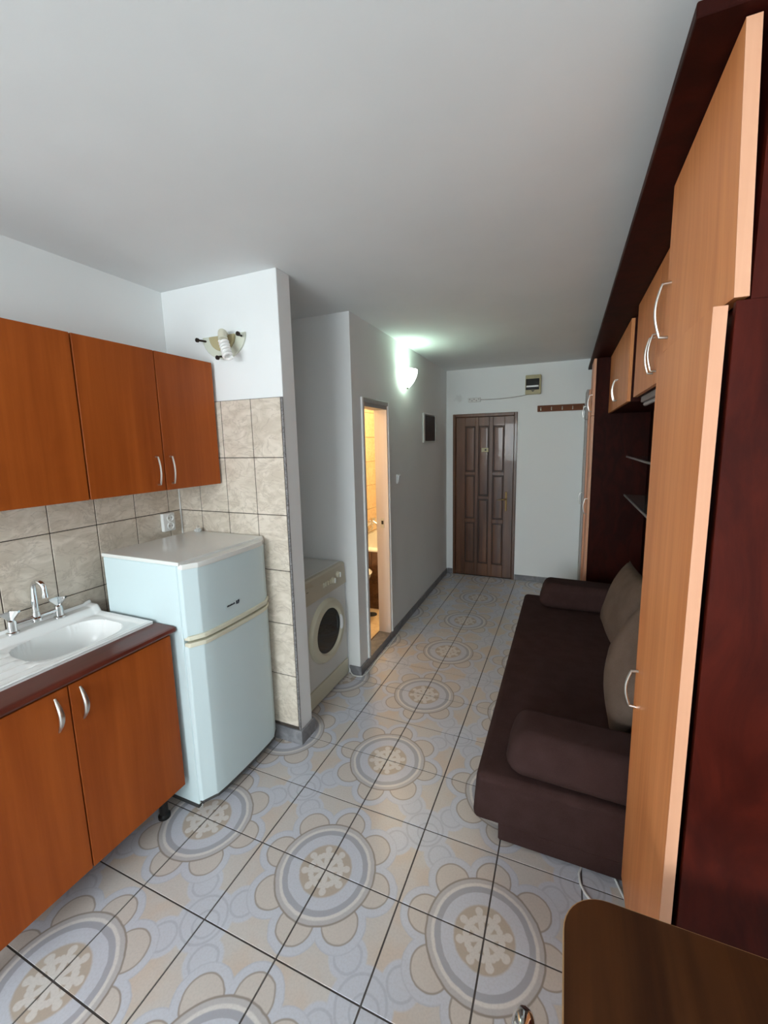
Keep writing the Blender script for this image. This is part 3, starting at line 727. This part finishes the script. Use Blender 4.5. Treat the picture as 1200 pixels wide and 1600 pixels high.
MB().box((1.682, WN0-.0012, .058), (1.7055, WN0+.0006, 1.906)).build('edge_band', M['pear_edge'], doors[0] if max(v.co.z for v in doors[0].data.vertices) < 2 else doors[1])

cn = MB().box((1.615, .105, 2.386), (2.145, 4.145, 2.412), .002, 1)
tag(cn.build('cornice_board', M['mahog_shaded']), 'long dark mahogany top board overhanging the wardrobe wall', 'board')

def overhead(y0, ym, y1, lab, hz):
    c = thing('overhead_cabinet', (1.95, (y0+y1)/2, 1.885), lab, 'cabinet')
    MB().box((1.792, y0, 1.886), (2.108, y1, 2.384)).build('carcass', M['mahog_shaded'], c)
    for a, b_, hy in ((y0, ym-.0015, ym-.035), (ym+.0015, y1, ym+.035)):
        dd = MB().box((1.770, a, 1.888), (1.790, b_, 2.380), .001, 1).build('door', M['pear'], c)
        arc_handle(dd, (1.770, hy, hz), (-1, 0, 0), .150, .034, .0045, M['steel'])
oc1 = overhead(.667, 1.262, 1.865, 'light wood overhead cabinet next to the tall wardrobe column with a strip lamp under it', 2.015)
oc2 = overhead(2.135, 2.76, 3.42, 'light wood overhead cabinet farther along beside the narrow far column', 2.02)
ul = thing('strip_lamp', (1.82, 1.55, 1.84), 'unlit white strip lamp with shade-greyed colour under the overhead cabinet', 'lamp')
MB().box((1.800, 1.22, 1.853), (1.840, 1.80, 1.885), .004, 1).build('lamp_body', mat('shade_greyed_lamp_plastic', srgb(132, 124, 124), .5)[0], ul)  # white lamp body, greyed in its colour for the shade under the cabinet
MB().tube([(1.820, 1.24, 1.843), (1.820, 1.78, 1.843)], .011, 10).build('tube', mat('shade_greyed_tube_glass', srgb(150, 142, 142), .35)[0], ul)  # tube colour carries the same painted-in shade
fc = thing('narrow_wardrobe', (1.9, 3.63, 0), 'narrow wardrobe column with light doors at the far end of the sofa', 'wardrobe')
MB().box((1.660, 3.45, 0), (2.108, 3.80, 2.384), .001, 1).build('carcass', M['mahog_shaded'], fc)
for z0, z1, hz in ((1.875, 2.380, 1.99), (.05, 1.870, 1.02)):
    dd = MB().box((1.637, 3.45, z0), (1.658, 3.80, z1), .001, 1).build('door', M['pear'], fc)
    arc_handle(dd, (1.637, 3.50, hz), (-1, 0, 0), .15, .034, .0045, M['steel'])
    MB().box((1.637, 3.4488, z0), (1.658, 3.4504, z1)).build('edge_band', M['pear_edge'], dd)
sc2 = thing('corner_cupboard', (1.88, 3.97, 0), 'slim pale cupboard squeezed between the narrow wardrobe and the back wall', 'cupboard')
MB().box((1.622, 3.815, 0), (2.108, 4.135, 2.15), .002, 1).build('carcass', M['pear_edge'], sc2)
for z0, z1, hz in ((1.86, 2.15, 1.93), (.04, 1.855, 1.05)):
    dd = MB().box((1.602, 3.815, z0), (1.620, 4.135, z1), .002, 1).build('door', M['frame_grey'], sc2)
    arc_handle(dd, (1.602, 3.87, hz), (-1, 0, 0), .12, .028, .004, M['steel'])
bp = MB().box((2.110, .66, .0), (2.138, 4.14, 2.38))
tag(bp.build('back_panel', M['panel_shaded']), 'large shade-darkened mahogany panel lining the wall behind the sofa', 'panel')
for z, lab in ((1.503, 'upper thin glass shelf with a pale metal edge above the sofa'), (1.163, 'lower thin glass shelf with a pale metal edge above the sofa')):
    s_ = thing('glass_shelf', (2.0, 1.9, z-.004), lab, 'shelf')
    MB().box((1.928, .66, z-.004), (2.108, 3.30, z+.004)).build('glass_pane', M['shelf_glass'], s_)
    MB().box((1.918, .66, z-.008), (1.930, 3.30, z+.008), .002, 1).build('edge_strip', M['shelf_edge'], s_)

# ------------------------------------------------------------------ sofa with bolsters and cushions
SYA, SYB = .662, 2.88
so_ = thing('sofa', (1.6, 1.77, 0), 'low dark brown upholstered sofa bed along the wardrobe wall', 'sofa')
mb = MB().box((1.125, SYA, .082), (2.06, SYB, .306), .032, 4)
def sag(v):
    z = v.z
    if z < .10: z += .006*math.sin(v.y*31)+.006*math.sin(v.x*23+1)
    return (v.x+(.012 if v.z > .25 and v.x < 1.3 else 0), v.y, z)
mb.xf(sag); mb.build('mattress', M['fabric'], so_)
MB().box((1.232, SYA+.004, .02), (2.06, SYB-.01, .10), .006, 1).build('base_box', M['fabric'], so_)
for x in (1.27, 2.0):
    for y in (SYA+.06, SYB-.06): MB().lathe([(.0, 0), (.02, 0), (.024, .024), (.0, .024)], (x, y, 0), 'z', 12).build('foot', M['black'], so_)
def bolster(lab, x0, x1, y0, y1, z0, h, tilt=0):
    cyc, hw = (y0+y1)/2, (y1-y0)/2
    b = MB().box((x0, y0, z0), (x1, y1, z0+h), .060, 5)
    def f(v):
        t = (v.z-z0)/h
        return (v.x+.012*math.sin(v.z*30), cyc+(v.y-cyc)*(1.0-.16*t)+tilt*(v.x-x0), v.z + .008*math.sin((v.x-x0)*9)*t)
    b.xf(f)
    r = thing('bolster', ((x0+x1)/2, cyc, z0), lab, 'bolster', None)
    b.build('cover', M['fabric'], r)
    s_ = []
    for k in range(28):
        A = 2*PI*k/28
        s_.append((x0+.022+.012*math.sin((z0+h/2+.85*h/2*math.sin(A))*30), cyc+hw*.76*math.cos(A), z0+h*.5+h*.385*math.sin(A)))
    MB().tube(s_, .003, 6, True).build('seam', M['fabric'], r)
bolster('dark brown bolster lying on the sofa end next to the tall wardrobe', 1.262, 1.98, .680, .945, .306, .186, -.03)
bolster('dark brown bolster lying on the sofa end by the narrow wardrobe', 1.285, 1.98, 2.555, 2.835, .306, .20)
def cushion(lab, size, thick, loc, rot, m):
    n = 22
    b = MB()
    def top(sg):
        def f(u, v):
            a, c = 2*u-1, 2*v-1
            k = 1-.07*(1-abs(c)**2)*abs(a)**3; k2 = 1-.07*(1-abs(a)**2)*abs(c)**3
            h = (max(0, 1-abs(a)**2.4)*max(0, 1-abs(c)**2.4))**.5
            w = .006*math.sin(a*5+c*3)*h
            return (a*size[0]/2*k, c*size[1]/2*k2, sg*(thick/2*h)+w)
        return f
    b.grid(top(1), n, n); b.grid(top(-1), n, n)
    bmesh.ops.remove_doubles(b.bm, verts=b.bm.verts, dist=1e-5)
    bmesh.ops.recalc_face_normals(b.bm, faces=b.bm.faces)
    R = Matrix.LocRotScale(Vector(loc), rot, None)
    b.mx(R)
    o = b.build('cushion', m, ang=80, wn=False); tag(o, lab, 'cushion')
    return o
def basis(nrm, spin):
    z = Vector(nrm).normalized(); x = Vector((0, 1, 0)); x = (x-z*x.dot(z)).normalized(); y = z.cross(x)
    q = Matrix((x, y, z)).transposed().to_quaternion()
    from mathutils import Quaternion
    return q @ Quaternion((0, 0, 1), spin)
cushion('beige linen cushion leaning against the panel in the middle of the sofa', (.66, .48), .17, (1.822, 2.09, .585), basis((-.93, -.05, .35), .06), M['cushion'])
cushion('beige linen cushion slouching on the sofa next to the near bolster', (.52, .52), .19, (1.768, 1.14, .655), basis((-.94, -.10, .30), -.48), M['cushion'])
cushion('pale green cushion tucked behind the beige cushions', (.40, .40), .11, (2.03, 2.02, .70), basis((-.98, 0, .15), 0), M['cushion_green'])

# ------------------------------------------------------------------ table, chair, cords
tb = thing('table', (1.79, -.48, 0), 'walnut table with rounded corner and pale edge in front of the wardrobe', 'table')
def rrect(x0, y0, x1, y1, r, n=10):
    pts = []
    for cx, cy_, a0 in ((x1-r, y1-r, 0), (x0+r, y1-r, PI/2), (x0+r, y0+r, PI), (x1-r, y0+r, 3*PI/2)):
        for i in range(n+1):
            A = a0+PI/2*i/n; pts.append((cx+r*math.cos(A), cy_+r*math.sin(A)))
    return pts
MB().prism(rrect(1.466, -.93, 2.12, -.050, .085), 2, .7, .7195).build('table_top', M['walnut'], tb)
MB().prism(rrect(1.4635, -.9325, 2.1225, -.0475, .0875), 2, .6985, .7187, .001, 1).build('edge_strip', M['edge_band'], tb)
for x in (1.53, 2.06):
    for y in (-.87, -.10): MB().tube([(x, y, 0), (x, y, .6985)], .022, 16).build('leg', M['chrome'], tb)
mb = MB()
for lo, hi in (((1.53, -.882, .63), (2.06, -.862, .6985)), ((1.53, -.112, .63), (2.06, -.092, .6985)), ((1.52, -.87, .63), (1.54, -.10, .6985)), ((2.05, -.87, .63), (2.07, -.10, .6985))): mb.box(lo, hi)
mb.build('apron', M['walnut'], tb)
ch = thing('chair', (1.23, -.56, 0), 'chrome tube chair beside the walnut table, only its rounded frame top showing', 'chair')
pts = [(1.36, -.335, 0), (1.385, -.335, .45), (1.405, -.335, .74)]
for i in range(9):
    A = PI/2*i/8; pts.append((1.408, -.335-.045*(1-math.cos(A)), .765+.045*math.sin(A)))
for i in range(9):
    A = PI/2*i/8; pts.append((1.408, -.715-.045*math.sin(A), .765+.045*math.cos(A)))
pts += [(1.405, -.76, .74), (1.385, -.76, .45), (1.36, -.76, 0)]
MB().tube(pts, .0165, 16).build('back_frame', M['chrome'], ch)
MB().box((.985, -.755, .445), (1.375, -.365, .485), .015, 3).build('seat', M['walnut'], ch)
MB().box((1.385, -.74, .60), (1.40, -.38, .74), .006, 2).build('backrest', M['walnut'], ch)
for y in (-.39, -.73): MB().tube([(1.0, y, 0), (1.01, y, .445)], .0125, 12).build('leg', M['chrome'], ch)
cb = MB().tube([(1.585, .56, .006), (1.560, .585, .006), (1.545, .615, .006), (1.540, .650, .006), (1.550, .69, .006), (1.60, .72, .006)], .0045, 8)
cb = cb.tube([(1.70, .60, .006), (1.682, .64, .006), (1.668, .68, .006), (1.665, .70, .006)], .0045, 8)
tag(cb.build('floor_cable', M['cable']), 'white cable looping out from under the sofa beside the wardrobe', 'cable')
pts = [(.0335, 1.604, .05), (.045, 1.592, .02), (.07, 1.583, .006), (.11, 1.578, .006), (.142, 1.592, .006), (.152, 1.64, .006), (.152, 1.75, .006), (.146, 1.86, .006), (.150, 1.98, .006), (.146, 2.10, .006), (.140, 2.22, .006), (.134, 2.33, .006)]
tag(MB().tube(pts, .0045, 8).build('hose_cable', M['cable']), 'thin white cable running from the washing machine along the baseboard', 'cable')
